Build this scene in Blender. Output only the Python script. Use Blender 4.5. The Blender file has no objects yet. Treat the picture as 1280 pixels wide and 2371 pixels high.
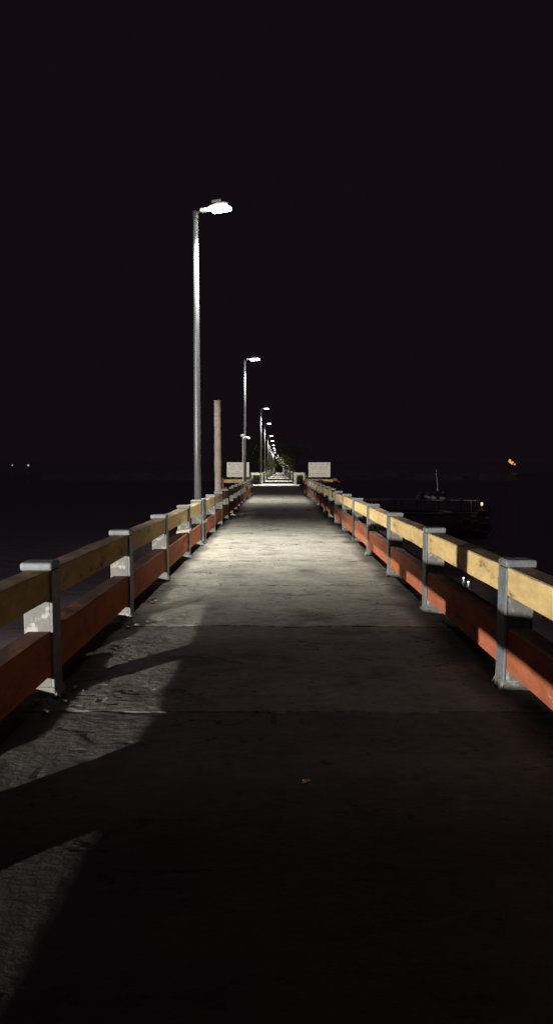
import bpy, bmesh, math, random
from mathutils import Vector, Matrix, noise
random.seed(11)
R = math.radians
S = bpy.context.scene
COL = S.collection

# ------------------------------------------------------------ camera
cd = bpy.data.cameras.new('camera')
cam = bpy.data.objects.new('camera', cd); COL.objects.link(cam)
cam.location = (0, 0, 1.5)
cam.rotation_euler = (R(90 - 3.765), 0, R(0.17))
cd.sensor_fit = 'HORIZONTAL'; cd.sensor_width = 36; cd.lens = 36 * 1550 / 1280
cd.clip_start = 0.05; cd.clip_end = 3000
S.camera = cam
# ------------------------------------------------------------ world: night sky
w = bpy.data.worlds.new('World'); S.world = w; w.use_nodes = True
nt = w.node_tree; nt.nodes.clear()
wo = nt.nodes.new('ShaderNodeOutputWorld'); bg = nt.nodes.new('ShaderNodeBackground')
bg.inputs[0].default_value = (0.0062, 0.0040, 0.0056, 1); bg.inputs[1].default_value = 0.95
sk = nt.nodes.new('ShaderNodeTexSky'); sk.sky_type = 'NISHITA'; sk.sun_disc = False
sk.sun_elevation = R(-9); sk.sun_rotation = R(200)
bs = nt.nodes.new('ShaderNodeBackground'); bs.inputs[1].default_value = 0.002
ad = nt.nodes.new('ShaderNodeAddShader')
nt.links.new(sk.outputs[0], bs.inputs[0]); nt.links.new(bg.outputs[0], ad.inputs[0])
nt.links.new(bs.outputs[0], ad.inputs[1]); nt.links.new(ad.outputs[0], wo.inputs[0])
# weak fill sun, added to lift the unlit surfaces
sd = bpy.data.lights.new('fill_sun', 'SUN'); sd.energy = 0.14; sd.angle = R(60)
sd.color = (1.0, 0.76, 1.0)
so = bpy.data.objects.new('fill_sun', sd); COL.objects.link(so); so.rotation_euler = (R(25), 0, R(-15))
S.view_settings.view_transform = 'Standard'; S.view_settings.look = 'None'
S.view_settings.exposure = 0; S.view_settings.gamma = 1

# ------------------------------------------------------------ materials
def mat(name, col, rough=0.8, metal=0.0, var=0.25, scale=6.0, stretch=(1, 1, 1), bump=0.3, bscale=40.0,
        spots=None, top=None, bdist=0.004, spec=0.4, spots2=None):
    """Weathered surface: base colour varied by two noises, optional worn spots and dirty upper faces."""
    m = bpy.data.materials.new(name); m.use_nodes = True
    n = m.node_tree; p = n.nodes['Principled BSDF']
    p.inputs['Roughness'].default_value = rough; p.inputs['Metallic'].default_value = metal
    p.inputs['Specular IOR Level'].default_value = spec
    tc = n.nodes.new('ShaderNodeTexCoord'); mp = n.nodes.new('ShaderNodeMapping')
    oi = n.nodes.new('ShaderNodeObjectInfo')
    off = n.nodes.new('ShaderNodeVectorMath'); off.operation = 'SCALE'
    cb = n.nodes.new('ShaderNodeCombineXYZ')
    for k in range(3): n.links.new(oi.outputs['Random'], cb.inputs[k])
    n.links.new(cb.outputs[0], off.inputs[0]); off.inputs['Scale'].default_value = 37.0
    add = n.nodes.new('ShaderNodeVectorMath')
    n.links.new(tc.outputs['Object'], add.inputs[0]); n.links.new(off.outputs[0], add.inputs[1])
    n.links.new(add.outputs[0], mp.inputs[0]); mp.inputs['Scale'].default_value = stretch
    def nz(s, d=6, r=0.6):
        t = n.nodes.new('ShaderNodeTexNoise'); t.inputs['Scale'].default_value = s
        t.inputs['Detail'].default_value = d; t.inputs['Roughness'].default_value = r
        n.links.new(mp.outputs[0], t.inputs['Vector']); return t
    n1 = nz(scale); n2 = nz(scale * 5.3)
    mx = n.nodes.new('ShaderNodeMath'); mx.operation = 'MULTIPLY_ADD'
    n.links.new(n2.outputs[0], mx.inputs[0]); mx.inputs[1].default_value = 0.45; mx.inputs[2].default_value = 0
    sm = n.nodes.new('ShaderNodeMath'); sm.operation = 'MULTIPLY_ADD'
    n.links.new(n1.outputs[0], sm.inputs[0]); sm.inputs[1].default_value = 0.55; n.links.new(mx.outputs[0], sm.inputs[2])
    cr = n.nodes.new('ShaderNodeValToRGB'); e = cr.color_ramp.elements
    e[0].position = 0.34; e[1].position = 0.66
    e[0].color = (*[c * (1 - var) for c in col], 1); e[1].color = (*[min(1, c * (1 + var)) for c in col], 1)
    n.links.new(sm.outputs[0], cr.inputs[0]); cur = cr.outputs[0]
    def mix(fac, c2):
        nonlocal cur
        q = n.nodes.new('ShaderNodeMixRGB'); n.links.new(fac, q.inputs[0]); n.links.new(cur, q.inputs[1])
        q.inputs[2].default_value = (*c2, 1); cur = q.outputs[0]
    for sp in (spots, spots2):
        if not sp: continue
        c2, lo, hi, s = sp
        t = nz(s, 8, 0.7); rr = n.nodes.new('ShaderNodeValToRGB'); rr.color_ramp.elements[0].position = lo
        rr.color_ramp.elements[1].position = hi; n.links.new(t.outputs[0], rr.inputs[0]); mix(rr.outputs[0], c2)
    if top:
        g = n.nodes.new('ShaderNodeNewGeometry'); sx = n.nodes.new('ShaderNodeSeparateXYZ')
        n.links.new(g.outputs['Normal'], sx.inputs[0])
        t = nz(7, 6); mu = n.nodes.new('ShaderNodeMath'); mu.operation = 'MULTIPLY'; mu.use_clamp = True
        mr = n.nodes.new('ShaderNodeMapRange'); mr.inputs[1].default_value = 0.22; mr.inputs[2].default_value = 0.5
        n.links.new(t.outputs[0], mr.inputs[0])
        n.links.new(sx.outputs[2], mu.inputs[0]); n.links.new(mr.outputs[0], mu.inputs[1]); mix(mu.outputs[0], top)
    n.links.new(cur, p.inputs['Base Color'])
    if bump:
        t = nz(bscale, 8, 0.65); b = n.nodes.new('ShaderNodeBump'); b.inputs['Strength'].default_value = bump
        b.inputs['Distance'].default_value = bdist; n.links.new(t.outputs[0], b.inputs['Height'])
        n.links.new(b.outputs[0], p.inputs['Normal'])
    return m

def emis(name, col, s):
    m = bpy.data.materials.new(name); m.use_nodes = True; p = m.node_tree.nodes['Principled BSDF']
    p.inputs['Base Color'].default_value = (*col, 1); p.inputs['Emission Color'].default_value = (*col, 1)
    p.inputs['Emission Strength'].default_value = s; return m

M = {
 'yellow': mat('yellow_paint', (.58, .43, .20), .82, spec=.12, var=.28, scale=3, stretch=(1, .35, 1), bump=.5, bscale=22,
               spots=((.17, .11, .06), .57, .68, 7), spots2=((.44, .42, .36), .64, .67, 19), top=(.17, .13, .095)),
 'orange': mat('orange_paint', (.40, .128, .066), .82, spec=.12, var=.30, scale=3, stretch=(1, .35, 1), bump=.5, bscale=22,
               spots=((.14, .055, .035), .56, .68, 7), spots2=((.40, .34, .29), .65, .68, 17), top=(.11, .075, .065)),
 'grey': mat('blue_grey_paint', (.15, .168, .18), .55, var=.32, scale=8, bump=.9, bscale=30, spots2=((.06, .055, .05), .60, .68, 9),
             spots=((.34, .33, .30), .62, .70, 14)),
 'post': mat('pale_concrete_paint', (.145, .145, .142), .75, var=.18, scale=7, bump=.6, bscale=35,
             spots=((.34, .335, .31), .53, .60, 11), spots2=((.07, .065, .06), .62, .69, 8)),
 'rubble': mat('crumbled_concrete', (.17, .155, .14), .9, var=.4, scale=20, bump=.8, bscale=60),
 'pale': mat('pale_green_paint', (.52, .56, .38), .6, var=.25, scale=4, bump=.3),
 'palepost': mat('pale_post_paint', (.42, .44, .36), .7, var=.25, scale=4, bump=.3),
 'red': mat('red_brown_paint', (.26, .075, .045), .7, var=.25, scale=5, bump=.3),
 'dark': mat('dark_paint', (.035, .035, .04), .6, var=.3, scale=5, bump=.2),
 'galv': mat('dark_galvanised_steel', (.11, .114, .12), .42, .3, var=.2, scale=5, stretch=(1, 1, .3), bump=.15,
             spots=((.42, .40, .36), .66, .70, 13)),
 'black': mat('black_bracket', (.02, .02, .022), .5, var=.2, bump=.1),
 'bark': mat('weathered_palm_trunk', (.33, .285, .25), .9, var=.35, scale=5, stretch=(1, 1, .5), bump=1.0, bscale=14,
             spots=((.08, .065, .05), .64, .72, 11), bdist=.02),
 'white': mat('white_plastic', (.72, .71, .66), .4, var=.08, bump=.05),
 'board': mat('sign_board', (.80, .77, .69), .5, var=.06, scale=3, bump=.05),
 'ink': mat('printed_ink', (.34, .32, .30), .6, var=.15, bump=0),
 'ink2': mat('dark_ink', (.10, .08, .09), .6, var=.15, bump=0),
 'rubber': mat('black_rubber', (.03, .03, .03), .7, var=.2, bump=.3),
 'rag': mat('pale_rag', (.50, .46, .40), .9, var=.2, scale=20, bump=.5),
 'foil': mat('foil_scrap', (.9, .88, .70), .24, 1.0, var=.05, bump=.1),
 'hull': mat('dark_hull_paint', (.07, .062, .07), .5, var=.35, scale=2, stretch=(.3, 1, 1), bump=.2),
 'roofm': mat('boat_roof', (.10, .095, .10), .6, var=.3, scale=2, bump=.2),
 'leaf': mat('leaf_green', (.10, .13, .045), .6, var=.45, scale=1.5, bump=0),
 'leafp': mat('pale_dry_leaf', (.42, .42, .20), .6, var=.4, scale=1.5, bump=0),
 'twood': mat('tree_bark', (.14, .11, .08), .9, var=.3, bump=.5),
 'hill': mat('far_hillside', (.085, .07, .08), .95, var=.15, scale=.02, bump=0),
 'soil': mat('shore_soil', (.09, .075, .08), .95, var=.4, scale=.5, bump=.5),
 'wall': mat('plastered_wall', (.30, .28, .25), .9, var=.2, bump=.2),
 'lens': emis('lamp_lens', (1.0, 1.0, .90), 80),
 'lensfar': emis('lamp_lens_far', (1.0, 1.0, .92), 20),
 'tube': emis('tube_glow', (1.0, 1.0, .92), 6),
 'amber': emis('amber_globe', (1.0, .42, .12), 1.0),
 'warm': emis('warm_bulb', (1.0, .62, .40), 1.3),
 'far': emis('far_bulb', (1.0, .78, .62), .45),
}

# deck concrete: grain, stains, darker slabs and painted shade near the camera (slab tone stored per vertex)
def deck_mat():
    m = mat('deck_concrete', (.35, .332, .295), .78, var=.38, scale=2.6, bump=1.0, bscale=24, bdist=.02,
            spots=((.11, .10, .085), .53, .72, 2.3), spots2=((.11, .10, .085), .60, .66, 21), stretch=(.7, 1.0, 1), spec=.3)
    n = m.node_tree; p = n.nodes['Principled BSDF']
    src = p.inputs['Base Color'].links[0].from_socket
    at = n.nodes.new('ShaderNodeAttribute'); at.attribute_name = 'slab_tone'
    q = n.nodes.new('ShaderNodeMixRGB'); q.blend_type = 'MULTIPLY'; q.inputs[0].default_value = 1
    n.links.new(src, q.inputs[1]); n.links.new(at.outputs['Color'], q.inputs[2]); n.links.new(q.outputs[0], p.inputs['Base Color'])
    return m
M['deck'] = deck_mat()

def water_mat():
    m = bpy.data.materials.new('dark_water'); m.use_nodes = True; n = m.node_tree; p = n.nodes['Principled BSDF']
    p.inputs['Base Color'].default_value = (.062, .052, .06, 1); p.inputs['Roughness'].default_value = .3
    p.inputs['IOR'].default_value = 1.33
    tc = n.nodes.new('ShaderNodeTexCoord'); t = n.nodes.new('ShaderNodeTexNoise'); t.inputs['Scale'].default_value = 1.4
    t.inputs['Detail'].default_value = 5; b = n.nodes.new('ShaderNodeBump'); b.inputs['Strength'].default_value = .5
    b.inputs['Distance'].default_value = .12
    n.links.new(tc.outputs['Object'], t.inputs['Vector']); n.links.new(t.outputs[0], b.inputs['Height'])
    n.links.new(b.outputs[0], p.inputs['Normal']); return m
M['water'] = water_mat()

# ------------------------------------------------------------ mesh helpers
def bx(bm, x0, x1, y0, y1, z0, z1, bev=0.0, seg=2):
    r = bmesh.ops.create_cube(bm, size=1)
    for v in r['verts']:
        v.co = Vector((x0 + (v.co.x + .5) * (x1 - x0), y0 + (v.co.y + .5) * (y1 - y0), z0 + (v.co.z + .5) * (z1 - z0)))
    if bev:
        es = list({e for v in r['verts'] for e in v.link_edges})
        bmesh.ops.bevel(bm, geom=es, offset=bev, segments=seg, affect='EDGES', profile=.6)
def tube(bm, pts, rads, n=12, caps=True):
    rings = []
    for i, p in enumerate(pts):
        p = Vector(p); a = Vector(pts[max(i - 1, 0)]); b = Vector(pts[min(i + 1, len(pts) - 1)])
        d = (b - a).normalized(); u = d.orthogonal().normalized() if i == 0 else (rings_u - d * rings_u.dot(d)).normalized()
        rings_u = u; v = d.cross(u); r = rads[i] if hasattr(rads, '__len__') else rads
        rings.append([bm.verts.new(p + (u * math.cos(t) + v * math.sin(t)) * r) for t in [2 * math.pi * k / n for k in range(n)]])
    for a, b in zip(rings, rings[1:]):
        for k in range(n): bm.faces.new((a[k], a[(k + 1) % n], b[(k + 1) % n], b[k]))
    if caps: bm.faces.new(rings[0][::-1]); bm.faces.new(rings[-1])
def torus(bm, c, axis, R0, r0, n=20, m=8):
    q = Vector((0, 0, 1)).rotation_difference(Vector(axis)); vs = []
    for i in range(n):
        a = 2 * math.pi * i / n
        vs.append([bm.verts.new(Vector(c) + q @ Vector(((R0 + r0 * math.cos(b)) * math.cos(a), (R0 + r0 * math.cos(b)) * math.sin(a), r0 * math.sin(b))))
                   for b in [2 * math.pi * j / m for j in range(m)]])
    for i in range(n):
        for j in range(m):
            bm.faces.new((vs[i][j], vs[(i + 1) % n][j], vs[(i + 1) % n][(j + 1) % m], vs[i][(j + 1) % m]))
def obj(name, bm, m, parent=None, loc=(0, 0, 0), smooth=False):
    bmesh.ops.recalc_face_normals(bm, faces=bm.faces)
    me = bpy.data.meshes.new(name); bm.to_mesh(me); bm.free(); me.materials.append(m)
    if smooth:
        for f in me.polygons: f.use_smooth = True
    o = bpy.data.objects.new(name, me); COL.objects.link(o); o.location = loc
    if parent: o.parent = parent
    return o
def tag(o, label, cat, group=None):
    o['label'] = label; o['category'] = cat
    if group: o['group'] = group
    return o
def thing(name, label, cat, loc=(0, 0, 0), rz=0, group=None):
    o = bpy.data.objects.new(name, None); COL.objects.link(o); o.location = loc; o.rotation_euler = (0, 0, rz)
    return tag(o, label, cat, group)
def struct(name, bm, m, loc=(0, 0, 0)):
    o = obj(name, bm, m, None, loc); o['kind'] = 'structure'; return o
def rough_up(bm, amp, sc, seed=0):
    for v in bm.verts:
        v.co += noise.noise_vector(v.co * sc + Vector((seed, seed * .7, 3))) * amp

# ------------------------------------------------------------ setting
WZ = -2.1
bm = bmesh.new(); bx(bm, -900, 900, -60, 1400, WZ - .5, WZ); struct('water', bm, M['water'])
bm = bmesh.new(); bx(bm, -22, -2.6, -22, 0.2, WZ - .3, -.05); struct('quay', bm, M['soil'])
# land at the end of the pier
bm = bmesh.new()
N = 40; ring = []
for i in range(N + 1):
    x = -70 + 140 * i / N
    ring.append((bm.verts.new((x, 196 + 5 * noise.noise(Vector((x * .1, 0, 0))), WZ - .2)),
                 bm.verts.new((x, 201 + 5 * noise.noise(Vector((x * .1, 0, 0))), -.05)),
                 bm.verts.new((x, 320, .6))))
for a, b in zip(ring, ring[1:]):
    bm.faces.new((a[0], b[0], b[1], a[1])); bm.faces.new((a[1], b[1], b[2], a[2]))
struct('shore', bm, M['soil'])
bm = bmesh.new(); prev = None
for i in range(121):
    x = -600 + 10 * i; h = 5 + 7 * abs(noise.noise(Vector((x * .012, 4, 0)))) + 2 * noise.noise(Vector((x * .08, 1, 0)))
    c = [bm.verts.new((x, 520, WZ - .2)), bm.verts.new((x, 540, h * .55)), bm.verts.new((x, 600, h)), bm.verts.new((x, 760, WZ))]
    if prev:
        for k in range(3): bm.faces.new((prev[k], c[k], c[k + 1], prev[k + 1]))
    prev = c
struct('hills', bm, M['hill'])

# deck sheet
XL, XR = -1.76, 1.80
joints = [-.4, 1.2, 4.03, 6.27, 8.5, 10.75, 13.0, 15.2, 17.4, 19.6, 21.9, 24.1, 26.3, 28.5, 30.7, 32.9, 35.2, 38.0]
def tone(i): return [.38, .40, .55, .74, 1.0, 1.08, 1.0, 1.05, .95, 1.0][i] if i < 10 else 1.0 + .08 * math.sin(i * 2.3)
def crack(x, y):
    a = abs(noise.noise(Vector((x * .8 + 3, y * 2.4, 11))) + .25 * noise.noise(Vector((x * 5, y * 7, 3))))
    g = noise.noise(Vector((x * .7, y * .5, 21)))
    return max(0, 1 - a / .016) if g > .02 else 0
def hgt(x, y):
    h = .0045 * noise.noise(Vector((x * 1.4, y * 1.2, 0))) + .0025 * noise.noise(Vector((x * 7, y * 7, 5)))
    h += .0014 * noise.noise(Vector((x * 22, y * 22, 9)))
    p = noise.noise(Vector((x * 2.6, y * 3.6, 2)))              # worn pits
    if p > .3: h -= min(.005, (p - .3) * .035)
    h -= .006 * crack(x, y)
    ed = min(x - (-1.5), 1.5 - x)
    if ed < .25: h += .012 * noise.noise(Vector((x * 9, y * 6, 7))) * (1 - max(ed, 0) / .25)
    for jn in joints:
        d = abs(y - jn - .035 * noise.noise(Vector((x * 2, jn, 0))) - .015 * noise.noise(Vector((x * 11, jn, 0))))
        wd = .016 + .022 * noise.noise(Vector((x * 5, jn, 1)))
        if d < .16:
            h -= .016 * max(0, 1 - d / max(wd, .004))
            h += .006 * noise.noise(Vector((x * 8, y * 18, 4))) * (1 - d / .16)
    return h
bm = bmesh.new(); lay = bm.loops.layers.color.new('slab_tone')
ys = []; y = -9.5
while y < 38.0:
    ys.append(y); y += .5 if y < 0 else .06 if y < 1.4 else (.018 if y < 9 else (.03 if y < 16 else .08))
for jn in joints:                                              # keep joints crisp
    if jn > 15: ys += [jn - .03, jn, jn + .03]
ys = sorted(set(ys)) + [38.0]
ys = sorted({round(v, 4) for v in ys})
nx = 110; rows = []
for y in ys:
    rows.append([bm.verts.new((XL + (XR - XL) * i / nx, y, hgt(XL + (XR - XL) * i / nx, y))) for i in range(nx + 1)])
sl = 0
for j in range(len(ys) - 1):
    ym = (ys[j] + ys[j + 1]) / 2
    for i in range(nx):
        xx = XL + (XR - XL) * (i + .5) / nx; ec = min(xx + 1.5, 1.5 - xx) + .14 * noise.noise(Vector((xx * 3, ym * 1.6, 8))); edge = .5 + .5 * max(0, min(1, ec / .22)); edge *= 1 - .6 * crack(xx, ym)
        edge *= .5 + .5 * max(0, min(1, (ym - 2.5) / .8))  # foreground shade painted into the tone, dims the nearest lit patch
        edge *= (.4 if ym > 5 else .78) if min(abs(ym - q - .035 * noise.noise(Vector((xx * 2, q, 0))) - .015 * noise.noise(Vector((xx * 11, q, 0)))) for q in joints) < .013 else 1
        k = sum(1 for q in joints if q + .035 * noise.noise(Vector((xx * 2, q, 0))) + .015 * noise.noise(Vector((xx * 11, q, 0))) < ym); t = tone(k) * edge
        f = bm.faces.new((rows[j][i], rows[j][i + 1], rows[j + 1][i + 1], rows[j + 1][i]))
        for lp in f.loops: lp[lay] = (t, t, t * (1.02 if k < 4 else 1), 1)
bx(bm, XL, XR, -9.5, 38, -.32, -.06)
for f in bm.faces:
    for lp in f.loops:
        if lp[lay][0] > 1.5 or lp[lay][3] == 0: lp[lay] = (1, 1, 1, 1)
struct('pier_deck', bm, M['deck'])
for s_, x0 in ((-1, -1.86), (1, 1.805)):                          # low worn kerb along each outer edge
    bm = bmesh.new(); prev = None; y = -9.5
    while y < 38:
        hh = .078 + .012 * noise.noise(Vector((s_ * 3, y * 1.1, 0))) + .008 * noise.noise(Vector((s_, y * 5, 2)))
        if noise.noise(Vector((s_ * 9, y * .9, 5))) > .36: hh -= .03
        c = [bm.verts.new(p) for p in ((x0, y, -.32), (x0 + .085, y, -.32), (x0 + .085, y, hh - .008), (x0 + .072, y, hh), (x0 + .012, y, hh), (x0, y, hh - .01))]
        if prev:
            for k in range(6): bm.faces.new((prev[k], prev[(k + 1) % 6], c[(k + 1) % 6], c[k]))
        else: bm.faces.new(c)
        prev = c; y += .12 if y < 14 else .5
    bm.faces.new(prev); struct('kerb', bm, M['rubble'])
def slab(name, x0, x1, y0, y1):
    bm = bmesh.new(); lay = bm.loops.layers.color.new('slab_tone'); bx(bm, x0, x1, y0, y1, -.32, -.002)
    for f in bm.faces:
        for lp in f.loops: lp[lay] = (1, 1, 1, 1)
    struct(name, bm, M['deck'])
slab('platform_deck', -3.45, 3.45, 38.0, 61)
slab('far_deck', -1.8, 1.8, 61.001, 205)
bm = bmesh.new()                                               # beams and piles that carry the pier
for y in range(-1, 200, 6):
    bx(bm, -1.7, 1.7, y + .0, y + .35, -.7, -.321)
    for sx in (-1.25, 1.25): tube(bm, [(sx, y + .17, WZ - 2), (sx, y + .17, -.69)], .17, 12)
struct('pier_substructure', bm, M['rubble'])

# ------------------------------------------------------------ railings
# side: -1 left, +1 right.  Local frame: u = distance outwards from the inner face, mirrored by side.
def X(side, xin, u0, u1):
    a, b = side * (xin + u0), side * (xin + u1); return min(a, b), max(a, b)
def make_post(parent, side, xin, y, detail=True, h=.885, mats=('post', 'grey'), ty=.15, seed=0):
    rnd = random.Random(seed * 7 + 3)
    bm = bmesh.new(); x0, x1 = X(side, xin, .014, .19)
    bx(bm, x0, x1, y, y + ty, -.03, h - .055, .008 if detail else 0)
    if detail:
        bmesh.ops.subdivide_edges(bm, edges=bm.edges, cuts=3, use_grid_fill=True); rough_up(bm, .0035, 14, seed)
    p = obj('post', bm, M[mats[0]], parent)
    bm = bmesh.new(); x0, x1 = X(side, xin, -.004, .0135)
    bx(bm, x0, x1, y - .006, y + ty + .006, .012, h - .056, .006 if detail else 0)
    obj('front_strip', bm, M[mats[1]], p)
    bm = bmesh.new(); x0, x1 = X(side, xin, -.007, .205)
    bx(bm, x0, x1, y - .009, y + ty + .009, h - .054, h, .02 if detail else 0, 3)
    obj('cap', bm, M[mats[1]], p)
    if detail:                                                 # splayed mortar foot
        bm = bmesh.new(); x0, x1 = X(side, xin, -.03, .21)
        bx(bm, x0, x1, y - .03, y + ty + .03, -.03, .055 + .02 * rnd.random(), .02, 2)
        bmesh.ops.subdivide_edges(bm, edges=bm.edges, cuts=2)
        for v in bm.verts:
            if v.co.z > .03:
                v.co.x += (side * (xin + .1) - v.co.x) * .16; v.co.y += (y + ty / 2 - v.co.y) * .16
        rough_up(bm, .014, 9, seed); obj('foot', bm, M['post'], p)
    if detail:                                                 # hand-set posts: a little out of plumb
        q = Matrix.Translation((side * xin, y, 0)) @ Matrix.Rotation(R(rnd.uniform(-.7, .7)), 4, 'Y') @ Matrix.Rotation(R(rnd.uniform(-.5, .5)), 4, 'X') @ Matrix.Translation((-side * xin, -y, 0))
        p.matrix_local = q
    return p
def make_beam(parent, name, side, xin, y0, y1, z0, z1, m, u0=.016, u1=.172, seed=0, det=True):
    rnd = random.Random(seed); bm = bmesh.new(); x0, x1 = X(side, xin, u0, u1)
    if det:
        n = 10; L = y1 - y0; prof = []
        for k in range(n + 1):
            yy = y0 + L * k / n; c = .008
            wob = .0035 * noise.noise(Vector((yy * 3, seed, 0))); wz = .004 * noise.noise(Vector((yy * 2.4, seed, 7)))
            sag = rnd.uniform(-.003, .003)
            P = [(x0 + c, z0), (x1 - c, z0), (x1, z0 + c), (x1, z1 - c), (x1 - c, z1), (x0 + c, z1), (x0, z1 - c), (x0, z0 + c)]
            prof.append([bm.verts.new((px + wob + .002 * rnd.uniform(-1, 1), yy, pz + wz + .0015 * rnd.uniform(-1, 1))) for px, pz in P])
        for a, b in zip(prof, prof[1:]):
            for k in range(8): bm.faces.new((a[k], a[(k + 1) % 8], b[(k + 1) % 8], b[k]))
        bm.faces.new(prof[0]); bm.faces.new(prof[-1])
    else: bx(bm, x0, x1, y0, y1, z0, z1)
    return obj(name, bm, m, parent)
def railing(name, label, side, xin, ys, mats, tops=(.64, .835), lows=(.135, .43), h=.885, det=14, last=None, first=None, ty=.15, skip=None):
    t = thing(name, label, 'railing', (0, 0, 0))
    for i, y in enumerate(ys):
        make_post(t, side, xin, y, y < det, h, mats[2:4], ty, int(y * 10) + (50 if side > 0 else 0))
    E = list(ys) + ([last] if last else [])
    if first: E = [first] + E
    for i in range(len(E) - 1):
        if skip is not None and E[i] == skip: continue
        a = E[i] + (ty if not (first and i == 0) else 0) + .001; b = E[i + 1] - .001; sd = int(a * 13) + (500 if side > 0 else 0)
        make_beam(t, 'top_rail', side, xin, a, b, tops[0], tops[1], M[mats[0]], seed=sd, det=a < 30)
        make_beam(t, 'lower_rail', side, xin, a, b, lows[0], lows[1], M[mats[1]], seed=sd + 7, det=a < 30)
    return t
PM = ('yellow', 'orange', 'post', 'grey')
railing('railing', 'yellow and orange railing left of the walkway, from the foreground to the nearest lamp pole',
        -1, 1.475, [-8.7, -6.5, -4.35, -2.2, -.1, 1.95, 2.44, 4.32, 6.58, 8.8, 11.0, 12.85], PM, skip=1.95)
railing('railing', 'yellow and orange railing on the left between the nearest lamp pole and the notice board',
        -1, 1.475, [13.45, 15.45, 17.5, 19.6, 21.7, 23.8, 25.9, 28.0, 30.1, 32.2, 34.3, 36.4], PM, last=37.9)
railing('railing', 'long yellow and orange railing right of the walkway, running up to the right notice board',
        1, 1.52, [-8.9, -6.6, -4.4, -2.1, .1, 2.28, 4.45, 6.85, 9.15, 11.35, 13.55, 15.8, 18.0, 20.2, 22.4, 24.6, 26.8, 29.0, 31.2, 33.4, 35.7], PM, last=37.9)
# cross railings at the platform
def cross(label, s):
    t = thing('cross_railing', label, 'railing', (0, 38.1, 0))
    def part(nm, x0, x1, y0, y1, z0, z1, m, bev=.01):
        bm = bmesh.new(); a, b = sorted((s * x0, s * x1)); bx(bm, a, b, y0, y1, z0, z1, bev); return obj(nm, bm, M[m], t)
    part('end_post', 1.47, 1.69, -.1, .12, -.01, .90, 'red')
    part('top_rail', 1.692, 3.10, -.06, .10, .66, .86, 'yellow')
    part('lower_rail', 1.692, 3.10, -.06, .10, .16, .40, 'orange')
    p = part('outer_post', 3.102, 3.32, -.1, .12, -.01, .93, 'red')
    bm = bmesh.new(); torus(bm, (s * 3.36, -.14, .62), (0, 1, .2), .13, .03); obj('mooring_ring', bm, M['red'], p)
cross('short yellow rail across under the left notice board with red end posts', -1)
cross('short yellow rail across under the right notice board with red end posts', 1)
# dark guard rails on the platform
def guard(label, s):
    t = thing('guard_rail', label, 'railing', (s * 2.45, 38.6, 0))
    for k in range(8):
        bm = bmesh.new(); bx(bm, -.07, .07, 3 * k, 3 * k + .14, -.01, .95, .01); obj('post', bm, M['dark'], t)
    bm = bmesh.new(); bx(bm, -.05, .05, .15, 20.9, .62, .88, .01); obj('top_rail', bm, M['dark'], t)
    bm = bmesh.new(); bx(bm, -.05, .05, .15, 20.9, .14, .46, .01); obj('lower_rail', bm, M['dark'], t)
guard('dark guard rail along the left edge of the platform behind the left notice board', -1)
guard('dark guard rail along the right edge of the platform behind the right notice board', 1)
bm = bmesh.new(); bx(bm, -1.66, -1.48, 38.3, 38.5, -.01, .93, .02); tag(obj('bollard', bm, M['post']), 'plain grey concrete bollard at the platform edge right of the left notice board', 'bollard')
t = thing('tyre', 'black rubber tyre standing upright behind the red end post on the right', 'tyre', (1.62, 45, 0))
bm = bmesh.new(); torus(bm, (0, 0, .34), (.92, .38, 0), .25, .09, 24, 10); obj('tread', bm, M['rubber'], t, smooth=True)
# pale far railings
def far_rail(name, label, s, y0, y1, cx, h, step=2.2):
    t = thing(name, label, 'railing', (0, y0, 0)); L = y1 - y0; n = int(L / step)
    def part(nm, x0, x1, a, b, z0, z1, m):
        bm = bmesh.new(); p, q = sorted((s * x0, s * x1)); bx(bm, p, q, a, b, z0, z1, .01); return obj(nm, bm, M[m], t)
    for k in range(n): part('post', 1.5, 1.7, .2 + k * step, .35 + k * step, -.01, h - .05, 'palepost')
    part('top_rail', 1.52, 1.68, .2, L - .1, h - .049, h + .02, 'pale'); part('lower_rail', 1.53, 1.66, .36, L - .1, .3, .5, 'palepost')
    part('crosspiece', 1.42, cx, -.05, .15, h - .2, h + .02, 'pale'); part('end_post', 1.42, 1.6, -.05, .15, -.01, h - .201, 'palepost')
    part('end_post', cx - .16, cx, -.05, .15, -.01, h - .201, 'palepost')
far_rail('far_railing', 'pale green railing with a crosspiece left of the walkway just beyond the dark platform', -1, 61, 108, 2.5, 1.05)
far_rail('far_railing', 'pale green railing with a crosspiece right of the walkway just beyond the dark platform', 1, 61, 108, 2.42, 1.05)
far_rail('far_railing', 'farthest pale railing left of the walkway, ending at the trees', -1, 110, 200, 2.3, 1.05)
far_rail('far_railing', 'farthest pale railing right of the walkway, ending at the trees', 1, 110, 200, 2.75, 1.05)

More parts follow.
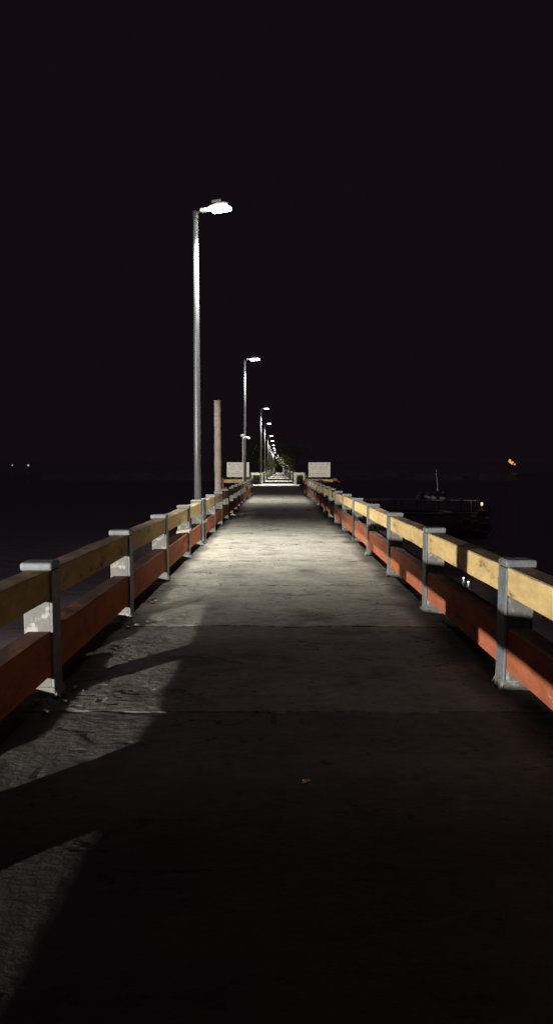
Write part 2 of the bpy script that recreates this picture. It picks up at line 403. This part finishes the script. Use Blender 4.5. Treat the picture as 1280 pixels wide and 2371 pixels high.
# ------------------------------------------------------------ street lamps
def street_lamp(y, ztop, label, far=False, power=2600, dim=1.0, x=-1.585, near=False, cone=103):
    t = thing('street_lamp', label, 'street lamp', (x, y, 0), R(-24 if not far else -5), 'street lamps along the left edge of the pier')
    n = 20 if near else 10
    bm = bmesh.new(); tube(bm, [(0, 0, -.02), (0, 0, ztop * .33), (0, 0, ztop * .66), (0, 0, ztop - .04)], [.072, .066, .056, .046], n)
    obj('pole', bm, M['galv'], t, smooth=True)
    if not far:
        bm = bmesh.new(); bx(bm, -.12, .12, -.12, .12, -.01, .02, .004)
        for sx in (-.08, .08):
            for sy in (-.08, .08): tube(bm, [(sx, sy, .02), (sx, sy, .06)], .012, 6)
        obj('base_plate', bm, M['galv'], t)
    bm = bmesh.new(); tube(bm, [(0, 0, ztop - .10), (0, 0, ztop + .03)], .058, 12); tube(bm, [(0, 0, ztop), (.14, 0, ztop + .03)], .028, 10)
    obj('bracket', bm, M['black'], t)
    bm = bmesh.new(); bx(bm, .12, .34, -.045, .045, ztop + .0, ztop + .06, .012); obj('arm', bm, M['white'], t)
    bm = bmesh.new()                                            # housing: tapered shell
    prof = [(.30, .05, .03), (.36, .105, .045), (.50, .13, .06), (.66, .125, .055), (.73, .085, .04)]
    rr = []
    for px, hw, th in prof:
        z0 = ztop + .02
        rr.append([bm.verts.new((px, sy * hw * a, z0 + th * b)) for sy, a, b in ((-1, 1, 0), (-1, 1, .6), (-1, .6, 1.2), (1, .6, 1.2), (1, 1, .6), (1, 1, 0))])
    for a, b in zip(rr, rr[1:]):
        for k in range(6): bm.faces.new((a[k], a[(k + 1) % 6], b[(k + 1) % 6], b[k]))
    bm.faces.new(rr[0]); bm.faces.new(rr[-1])
    hd = obj('lamp_head', bm, M['white'], t)
    bm = bmesh.new(); bx(bm, .345, .72, -.115, .115, ztop - .03, ztop + .018, .022, 3)
    obj('lens', bm, M['lensfar'] if far else M['lens'], hd)
    bm = bmesh.new(); bx(bm, .40, .60, -.09, .09, ztop + .1, ztop + .15, .01); obj('driver_box', bm, M['galv'], hd)
    l = bpy.data.lights.new('lamp_light', 'SPOT'); l.energy = power; l.color = (1.0, .985, .86)
    l.spot_size = R(cone); l.spot_blend = 1.0; l.shadow_soft_size = .09
    lo = bpy.data.objects.new('lamp_light', l); COL.objects.link(lo); lo.parent = hd; lo.location = (.53, 0, ztop - .05)
    return t
LP = [(13.15, 6.37, 'nearest and tallest-looking lit street lamp, standing between two railing posts on the left', 1.0),
      (31.8, 6.55, 'second lit street lamp, its pole carrying the security camera before the notice board', 1.0),
      (60.5, 6.8, 'third lit street lamp from the camera, just beyond the dark platform', 1.1),
      (77.5, 6.6, 'fourth lit street lamp from the camera, small and slender', .9),
      (99, 6.2, 'fifth lit street lamp from the camera in the receding row', 1.0),
      (117, 6.2, 'sixth lit street lamp from the camera in the receding row', .8),
      (143, 6.3, 'seventh lit street lamp from the camera in the receding row', .9),
      (161, 6.2, 'eighth street lamp from the camera, its light the faintest', .25),
      (183, 6.3, 'ninth lit street lamp from the camera, above the trees', .8),
      (203, 6.2, 'farthest lit street lamp, lowest in the row beside the foliage', 1.2)]
for i, (y, zt, lab, pw) in enumerate(LP):
    street_lamp(y, zt, lab, far=i > 1, power=(3900 if i == 0 else 2500 if i == 1 else 8000 if i < 8 else 9000) * pw, near=i == 0, cone=105 if i == 0 else 102 if i == 1 else 80 if i < 8 else 125)

# ------------------------------------------------------------ floodlight on the quay, behind and left of the camera
FL = Vector((-14.5, -11.6, 2.15)); AIM = Vector((-1.0, 25, 1.2))
t = thing('floodlight', 'low black floodlight on a short stand at the quay, shining along the pier', 'floodlight', (FL.x, FL.y, -.05))
d = (AIM - FL).normalized(); rz = math.atan2(d.y, d.x)
bm = bmesh.new(); tube(bm, [(0, 0, 0), (0, 0, 2.09)], .03, 12); bx(bm, -.2, .2, -.2, .2, 0, .03, .005); obj('stand', bm, M['black'], t)
bm = bmesh.new(); bx(bm, -.10, .0, -.16, .16, -.12, .12, .012); hd = obj('housing', bm, M['black'], t, (0, 0, 2.20)); hd.rotation_euler = (0, 0, rz)
bm = bmesh.new(); bx(bm, .001, .008, -.05, .05, -.04, .04); obj('lens', bm, M['tube'], hd)
l = bpy.data.lights.new('flood_light', 'SPOT'); l.energy = 49000; l.color = (1.0, .93, .83); l.spot_size = R(84); l.spot_blend = 1.0
l.shadow_soft_size = .10
lo = bpy.data.objects.new('flood_light', l); COL.objects.link(lo); lo.location = FL + d * .06
lo.rotation_euler = d.to_track_quat('-Z', 'Y').to_euler()

# concrete pole in the railing gap beside the camera; its shadow crosses the right rail
bm = bmesh.new(); tube(bm, [(0, 0, -.02), (0, 0, 2.4), (0, 0, 4.8)], [.10, .09, .08], 16)
tag(obj('pole', bm, M['galv'], None, (-1.60, 2.225, 0), True), 'plain grey pole standing in the gap of the left railing beside the camera', 'pole')
# ------------------------------------------------------------ pillar, thin conduit pole, security camera
bm = bmesh.new(); n = 44; rings = []
for k in range(n + 1):
    z = -2.4 + 6.02 * k / n; cx = -1.90 + .012 * z * 0 - .004 * z; r0 = .112 + .006 * noise.noise(Vector((0, 0, z * 2.1)))
    if abs(z - 1.55) < .25: r0 += .008
    rings.append([bm.verts.new((cx + math.cos(a) * r0 * (1 + .05 * noise.noise(Vector((math.cos(a) * 2, math.sin(a) * 2, z * 3)))), 21.2 + math.sin(a) * r0, z)) for a in [2 * math.pi * j / 18 for j in range(18)]])
for a, b in zip(rings, rings[1:]):
    for k in range(18): bm.faces.new((a[k], a[(k + 1) % 18], b[(k + 1) % 18], b[k]))
bm.faces.new(rings[-1])
tag(obj('mooring_pile', bm, M['bark'], smooth=True), 'rough pale round pile standing upright behind the left railing', 'pile')
t = thing('conduit_pole', 'thin pale pole with a small junction box, just left of the second street lamp', 'pole', (-1.66, 31.4, 0))
bm = bmesh.new(); tube(bm, [(0, 0, .8), (0, 0, 3.0)], .024, 8); obj('pole', bm, M['white'], t)
bm = bmesh.new(); bx(bm, -.10, .09, -.06, .06, 2.96, 3.06, .015); obj('junction_box', bm, M['white'], t)
t = thing('security_camera', 'white bullet security camera on the pole of the second street lamp', 'camera', (-1.585, 31.72, 2.92))
bm = bmesh.new(); bx(bm, -.09, .03, -.09, -.005, -.07, .05, .02); tube(bm, [(-.02, -.06, 0), (.06, -.16, .0)], .03, 8); obj('bracket', bm, M['white'], t)
bm = bmesh.new(); tube(bm, [(.02, -.15, .04), (.10, -.19, .02), (.25, -.27, -.06)], [.042, .05, .05], 12); b = obj('body', bm, M['white'], t)
bm = bmesh.new(); tube(bm, [(.251, -.271, -.0605), (.256, -.274, -.063)], .036, 12); obj('lens', bm, M['ink2'], b)

# ------------------------------------------------------------ notice boards
def board(x0, x1, label):
    w, z0, z1 = x1 - x0, .99, 1.82
    t = thing('notice_board', label, 'sign', (x0, 38.14, 0), 0)
    bm = bmesh.new(); bx(bm, 0, w, -.17, -.135, z0, z1, .004); b = obj('panel', bm, M['board'], t)
    for px in (.18, w - .22):
        bm = bmesh.new(); bx(bm, px, px + .05, -.134, -.09, .86, z1 - .1); obj('support', bm, M['dark'], t)
    y0, y1 = -.176, -.171; bm = bmesh.new(); rnd = random.Random(int(x0 * 10))
    H = z1 - z0
    def bar(u0, u1, v, th): bx(bm, w * u0, w * u1, y0, y1, z1 - H * v - th / 2, z1 - H * v + th / 2)
    bar(.28, .72, .12, .022)
    for v in (.24, .29, .34, .39, .44, .49):
        bar(.12, .12 + rnd.uniform(.22, .30), v, .009); bar(.50, .50 + rnd.uniform(.30, .40), v, .009)
    bar(.40, .60, .63, .018)
    for v in (.72, .77, .82, .88): bar(.14, .14 + rnd.uniform(.6, .76), v, .010)
    obj('printed_lines', bm, M['ink'], b)
    for u in (.13, .86):
        bm = bmesh.new(); tube(bm, [(w * u, y1, z1 - H * .12), (w * u, y0, z1 - H * .12)], .045, 20); obj('emblem', bm, M['ink'], b)
    bm = bmesh.new(); tube(bm, [(w * .07, y1, z0 + H * .33), (w * .07, y0, z0 + H * .33)], .022, 12)
    bx(bm, w * .055, w * .085, y0, y1, z0 + H * .15, z0 + H * .26); bx(bm, w * .064, w * .076, y0, y1, z0 + H * .08, z0 + H * .149); obj('figure_mark', bm, M['ink2'], b)
board(-2.92, -1.66, 'white notice board above the left cross rail, partly behind the second lamp pole')
board(1.70, 2.93, 'white notice board above the right cross rail, seen whole')

# ------------------------------------------------------------ small things on the deck
def rubble(x, y, label, seed, n=26, s=.03):
    rnd = random.Random(seed); bm = bmesh.new()
    for _ in range(n):
        r = s * rnd.choice((.25, .35, .5, .9)) * rnd.uniform(.7, 1.1); q = bmesh.ops.create_icosphere(bm, subdivisions=1, radius=r)
        c = Vector((x + rnd.gauss(0, .08), y + rnd.gauss(0, .13), r * .45)); c.x = max(-1.55, min(1.6, c.x))
        for v in q['verts']: v.co = Vector((v.co.x * rnd.uniform(.7, 1.5), v.co.y * rnd.uniform(.7, 1.3), v.co.z * .55)) * rnd.uniform(.6, 1.25) + c
    return tag(obj('rubble', bm, M['rubble']), label, 'rubble', 'heaps of crumbled concrete along the left railing')
rubble(-1.50, 4.28, 'small heap of broken concrete at the foot of the nearest left railing post', 1)
rubble(-1.47, 6.42, 'small heap of broken concrete at the foot of the second left railing post', 2, 30)
rubble(-1.42, 7.4, 'loose crumbs of concrete between the second and third left railing posts', 3, 34, .022)
def rope(label, side, xin, y, z, seed, hang):
    rnd = random.Random(seed); bm = bmesh.new(); a0, a1 = side * (xin - .012), side * (xin + .203)
    for k in range(3):
        dz = (k - 1) * .014; pts = [(a0, y - .014, z + dz), (a1, y - .014, z + dz - .03), (a1, y + .165, z + dz - .01), (a0, y + .165, z + dz), (a0, y - .012, z + dz + .006)]
        tube(bm, pts, .008, 6)
    tube(bm, [(a0, y - .02, z), (a0 + .01, y - .05, z + .02), (a0 - .015, y - .045, z - .02), (a0, y - .03, z - hang)], .009, 6)
    tag(obj('rope', bm, M['rag']), label, 'rope')
rope('pale rope knotted around the fourth left railing post', -1, 1.475, 11.0, .47, 4, .05)
rope('pale rope knotted around the left railing post just beyond the nearest lamp pole', -1, 1.475, 13.45, .42, 5, .08)
bm = bmesh.new(); pts = [(-1.50 + .42 * k / 9, 20.9 - .5 * math.sin(k / 9 * 2.2) * .6, .03 + .035 * abs(math.sin(k * .9))) for k in range(10)]
for k in range(9):
    p, q = Vector(pts[k]), Vector(pts[k + 1]); 
prev = None
for k, p in enumerate(pts):
    wd = .05 + .05 * math.sin(k / 9 * math.pi) ** 2; c = [bm.verts.new((p[0] + dx * .2, p[1] + dx, max(.012, p[2] + .02 * math.sin(dx * 40 + k)))) for dx in (-wd, -wd / 3, wd / 3, wd)]
    if prev:
        for j in range(3): bm.faces.new((prev[j], prev[j + 1], c[j + 1], c[j]))
    prev = c
o = obj('rag', bm, M['rag']); sm = o.modifiers.new('thick', 'SOLIDIFY'); sm.thickness = .006
tag(o, 'crumpled pale rag lying on the deck beside the left railing near the pile', 'rag')
bm = bmesh.new(); bmesh.ops.create_uvsphere(bm, u_segments=20, v_segments=10, radius=1)
for v in bm.verts: v.co = Vector((v.co.x * .026, v.co.y * .011 - .014 * (v.co.x * v.co.x), .004 + v.co.z * .006))
o = obj('foil_scrap', bm, M['foil'], None, (.125, 3.1, .006), True); o.rotation_euler = (0, 0, R(40))
tag(o, 'tiny shiny curled scrap lying alone on the dark deck in the foreground', 'litter')

# ------------------------------------------------------------ moored boat on the right
t = thing('boat', 'long dark flat-roofed boat moored in the dark right of the pier', 'boat', (7.0, 35, WZ))
bm = bmesh.new(); rings = []
for k in range(15):
    u = k / 14; x = -3.9 + 7.6 * u; bw = 1.0 * (math.sin(min(1, u * 1.9 + .08) * math.pi / 2)) ** .7; sh = .35 * (1 - u) ** 3
    rings.append([bm.verts.new((x, s * bw * a, z + (sh if z > .5 else 0))) for s, a, z in ((-1, 1, 1.3), (-1, .92, .5), (-1, .55, -.15), (1, .55, -.15), (1, .92, .5), (1, 1, 1.3), (1, .9, 1.3), (1, .85, .45), (-1, .85, .45), (-1, .9, 1.3))])
for a, b in zip(rings, rings[1:]):
    for k in range(10): bm.faces.new((a[k], a[(k + 1) % 10], b[(k + 1) % 10], b[k]))
bm.faces.new(rings[0]); bm.faces.new(rings[-1]); obj('hull', bm, M['hull'], t)
bm = bmesh.new(); bx(bm, -3.4, 3.1, -1.06, 1.06, 1.93, 1.99, .02); obj('roof', bm, M['roofm'], t)
bm = bmesh.new(); bx(bm, -3.2, 3.4, -1.08, -1.0, 1.28, 1.34, .02); obj('rub_rail', bm, M['roofm'], t)
for k in range(6):
    for s in (-1, 1):
        bm = bmesh.new(); tube(bm, [(-3.1 + k * 1.18, s * .93, 1.2), (-3.1 + k * 1.18, s * .95, 1.94)], .03, 8); obj('roof_post', bm, M['hull'], t)
for k in range(3):
    bm = bmesh.new(); torus(bm, (2.5 + .5 * k, -1.12, .75 - .1 * k), (0, 1, 0), .24, .09, 18, 8); obj('tyre_fender', bm, M['rubber'], t, smooth=True)
bm = bmesh.new(); bx(bm, 3.72, 4.0, -.16, .16, 1.15, 1.65, .05); tube(bm, [(3.9, 0, 1.2), (3.95, 0, .1)], .06, 8); tube(bm, [(3.75, 0, 1.5), (3.3, -.1, 1.62)], .02, 6); obj('outboard_motor', bm, M['dark'], t)
bm = bmesh.new(); tube(bm, [(1.32, 0, 1.99), (1.30, 0, 2.75), (1.2, 0, 3.5)], [.025, .02, .01], 8); obj('mast', bm, M['galv'], t)
for k, (x, s) in enumerate(((.35, .17), (.72, .18), (1.05, .15), (1.5, .17))):
    bm = bmesh.new(); tube(bm, [(x, -.3, 1.992), (x, -.3, 2.05), (x, -.3, 2.3), (x, -.3, 2.38)], [s * .9, s, s, s * .7], 14)
    tag(obj('drum', bm, M['roofm'], None, (7.0, 35, WZ)), ['leftmost', 'second', 'third', 'rightmost'][k] + ' of the four small drums standing on the boat roof', 'drum', 'drums on the boat roof')
bm = bmesh.new(); r = bmesh.ops.create_uvsphere(bm, u_segments=12, v_segments=8, radius=.06)
lamp = thing('stern_lamp', 'small warm lamp glowing at the right end of the moored boat', 'lamp', (10.3, 33.9, -.32))
for v in bm.verts: v.co.z *= 1.5
obj('bulb', bm, M['warm'], lamp)
bm = bmesh.new(); bx(bm, -.20, .26, -.1, .1, -.34, -.30, .01); tube(bm, [(0, 0, -.3), (0, 0, -.11)], .03, 8); tube(bm, [(-.0, .02, -.34), (0, .3, -1.3)], .03, 8); obj('bracket', bm, M['orange'], lamp)
pl = bpy.data.lights.new('bulb_light', 'POINT'); pl.energy = 1.5; pl.color = (1, .6, .35); pl.shadow_soft_size = .05
po = bpy.data.objects.new('bulb_light', pl); COL.objects.link(po); po.parent = lamp; po.location = (-.25, -.3, .05)
# floats with tips given a glow of their own in the water between the rails
for k, (x, y, lab) in enumerate(((5.99, 21.5, 'upper of two tiny lit floats on the water seen through the right railing'), (5.93, 20.75, 'lower of two tiny lit floats on the water seen through the right railing'))):
    f = thing('float', lab, 'float', (x, y, WZ)); bm = bmesh.new(); bmesh.ops.create_uvsphere(bm, u_segments=10, v_segments=8, radius=.035); obj('ball', bm, M['white'], f)
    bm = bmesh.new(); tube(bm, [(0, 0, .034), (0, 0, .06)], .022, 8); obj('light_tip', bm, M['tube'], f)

# ------------------------------------------------------------ trees, gate pillars, hut at the far end
def tree(label, x, y, h, r, nleaf, seed, m='leaf', lean=0.0, z0=-.05, lsz=.17):
    rnd = random.Random(seed); t = thing('tree', label, 'tree', (x, y, z0))
    bm = bmesh.new(); top = Vector((lean, 0, h * .75)); tube(bm, [(0, 0, 0), (lean * .3, .05, h * .3), (lean * .7, 0, h * .55), tuple(top)], [.16, .13, .09, .04], 8)
    cl = []
    for k in range(14):
        a = rnd.uniform(0, 6.28); q = Vector((lean, 0, h * .62)) + Vector((math.cos(a) * r * rnd.uniform(.3, 1), math.sin(a) * r * rnd.uniform(.3, 1), h * rnd.uniform(-.28, .36)))
        cl.append(q); s = Vector((lean * .6, 0, h * rnd.uniform(.35, .6))); tube(bm, [tuple(s), tuple((s + q) / 2 + Vector((0, 0, .15))), tuple(q)], [.05, .035, .012], 5)
    obj('trunk', bm, M['twood'], t)
    bm = bmesh.new()
    for k in range(nleaf):
        c = rnd.choice(cl) + Vector((rnd.gauss(0, 1), rnd.gauss(0, 1), rnd.gauss(0, .7))) * r * .24
        u = Vector((rnd.uniform(-1, 1), rnd.uniform(-1, 1), rnd.uniform(-1, .3))).normalized(); v = u.orthogonal().normalized() * rnd.choice((-1, 1)); s = lsz * rnd.uniform(.6, 1.4)
        bm.faces.new([bm.verts.new(c), bm.verts.new(c + u * s * .5 + v * s * .28), bm.verts.new(c + u * s), bm.verts.new(c + u * s * .5 - v * s * .28)])
    obj('crown', bm, M[m], t)
tree('dense leafy tree left of the walkway end, lit under the last lamps', -2.5, 198, 4.6, 1.5, 2600, 1, 'leafp')
tree('leafy tree crowding the left lamp poles near the end of the pier', -3.1, 178, 6.2, 1.6, 2600, 2, 'leafp', .6, WZ)
tree('slim pale tree right of the walkway end, lit under the last lamps', 2.3, 200, 5.2, 1.2, 2800, 3, 'leafp')
tree('wide dark tree spreading right over the far end of the pier', 5.0, 203, 9.0, 4.2, 4500, 4, 'leaf', -.8, -.05, .3)
tree('tall dark tree standing behind the left far tree', -6.5, 212, 9.5, 3.6, 3800, 5, 'leaf', .3, -.05, .3)
for x, lab in ((-1.35, 'white gate pillar left of the walkway at its far end'), (1.45, 'white gate pillar right of the walkway at its far end')):
    t = thing('gate_pillar', lab, 'pillar', (x, 202, -.02)); bm = bmesh.new(); bx(bm, -.17, .17, -.17, .17, 0, 1.8, .01); obj('shaft', bm, M['white'], t)
    bm = bmesh.new(); bx(bm, -.22, .22, -.22, .22, 1.801, 1.92, .015); obj('cap', bm, M['white'], t)
t = thing('hut', 'small dark hut with a lit tube under its roof, right of the far gate pillar', 'hut', (3.3, 206, -.05))
bm = bmesh.new(); bx(bm, -1.3, 1.3, 0, 2.4, 0, 2.5); obj('wall', bm, M['dark'], t)
bm = bmesh.new(); bx(bm, -1.6, 1.6, -.7, 2.7, 2.501, 2.62, .01); obj('roof', bm, M['dark'], t)
bm = bmesh.new(); bx(bm, -.4, .3, -.03, -.002, .0, 1.95); obj('door', bm, M['red'], t)
bm = bmesh.new(); tube(bm, [(-.75, -.08, 2.2), (.75, -.08, 2.2)], .045, 8); obj('tube_light', bm, M['tube'], t)

# ------------------------------------------------------------ lights on the far shore
def shore_lamp(x, y, z, label, r, m, parts=1, zg=2.0):
    t = thing('shore_lamp', label, 'lamp', (x, y, zg)); bm = bmesh.new(); tube(bm, [(0, 0, 0), (0, 0, z - zg)], .08, 6); obj('pole', bm, M['dark'], t)
    offs = [(0, 0)] if parts == 1 else [(-1.4, 1.6), (-1.9, .8), (-1.2, .3), (-.2, -.2), (.7, .1), (.2, -1.1), (2.2, -1.4)]
    for k, (dx, dz) in enumerate(offs):
        bm = bmesh.new(); bmesh.ops.create_uvsphere(bm, u_segments=10, v_segments=8, radius=r * (1, .6, .75, 1, .8, .55, .7)[k])
        bmesh.ops.translate(bm, verts=bm.verts, vec=(dx, 0, z - zg + dz)); obj('globe', bm, M[m], t)
shore_lamp(-198.5, 500, 3.6, 'leftmost tiny white lamp far across the water on the left', .5, 'far', 1, -2)
shore_lamp(-186.6, 500, 3.5, 'brighter of the two tiny far lamps across the water on the left', .75, 'far', 1, -2)
shore_lamp(173.5, 500, 5.6, 'cluster of amber lamps glowing far across the water on the right', .85, 'amber', 7, -2)
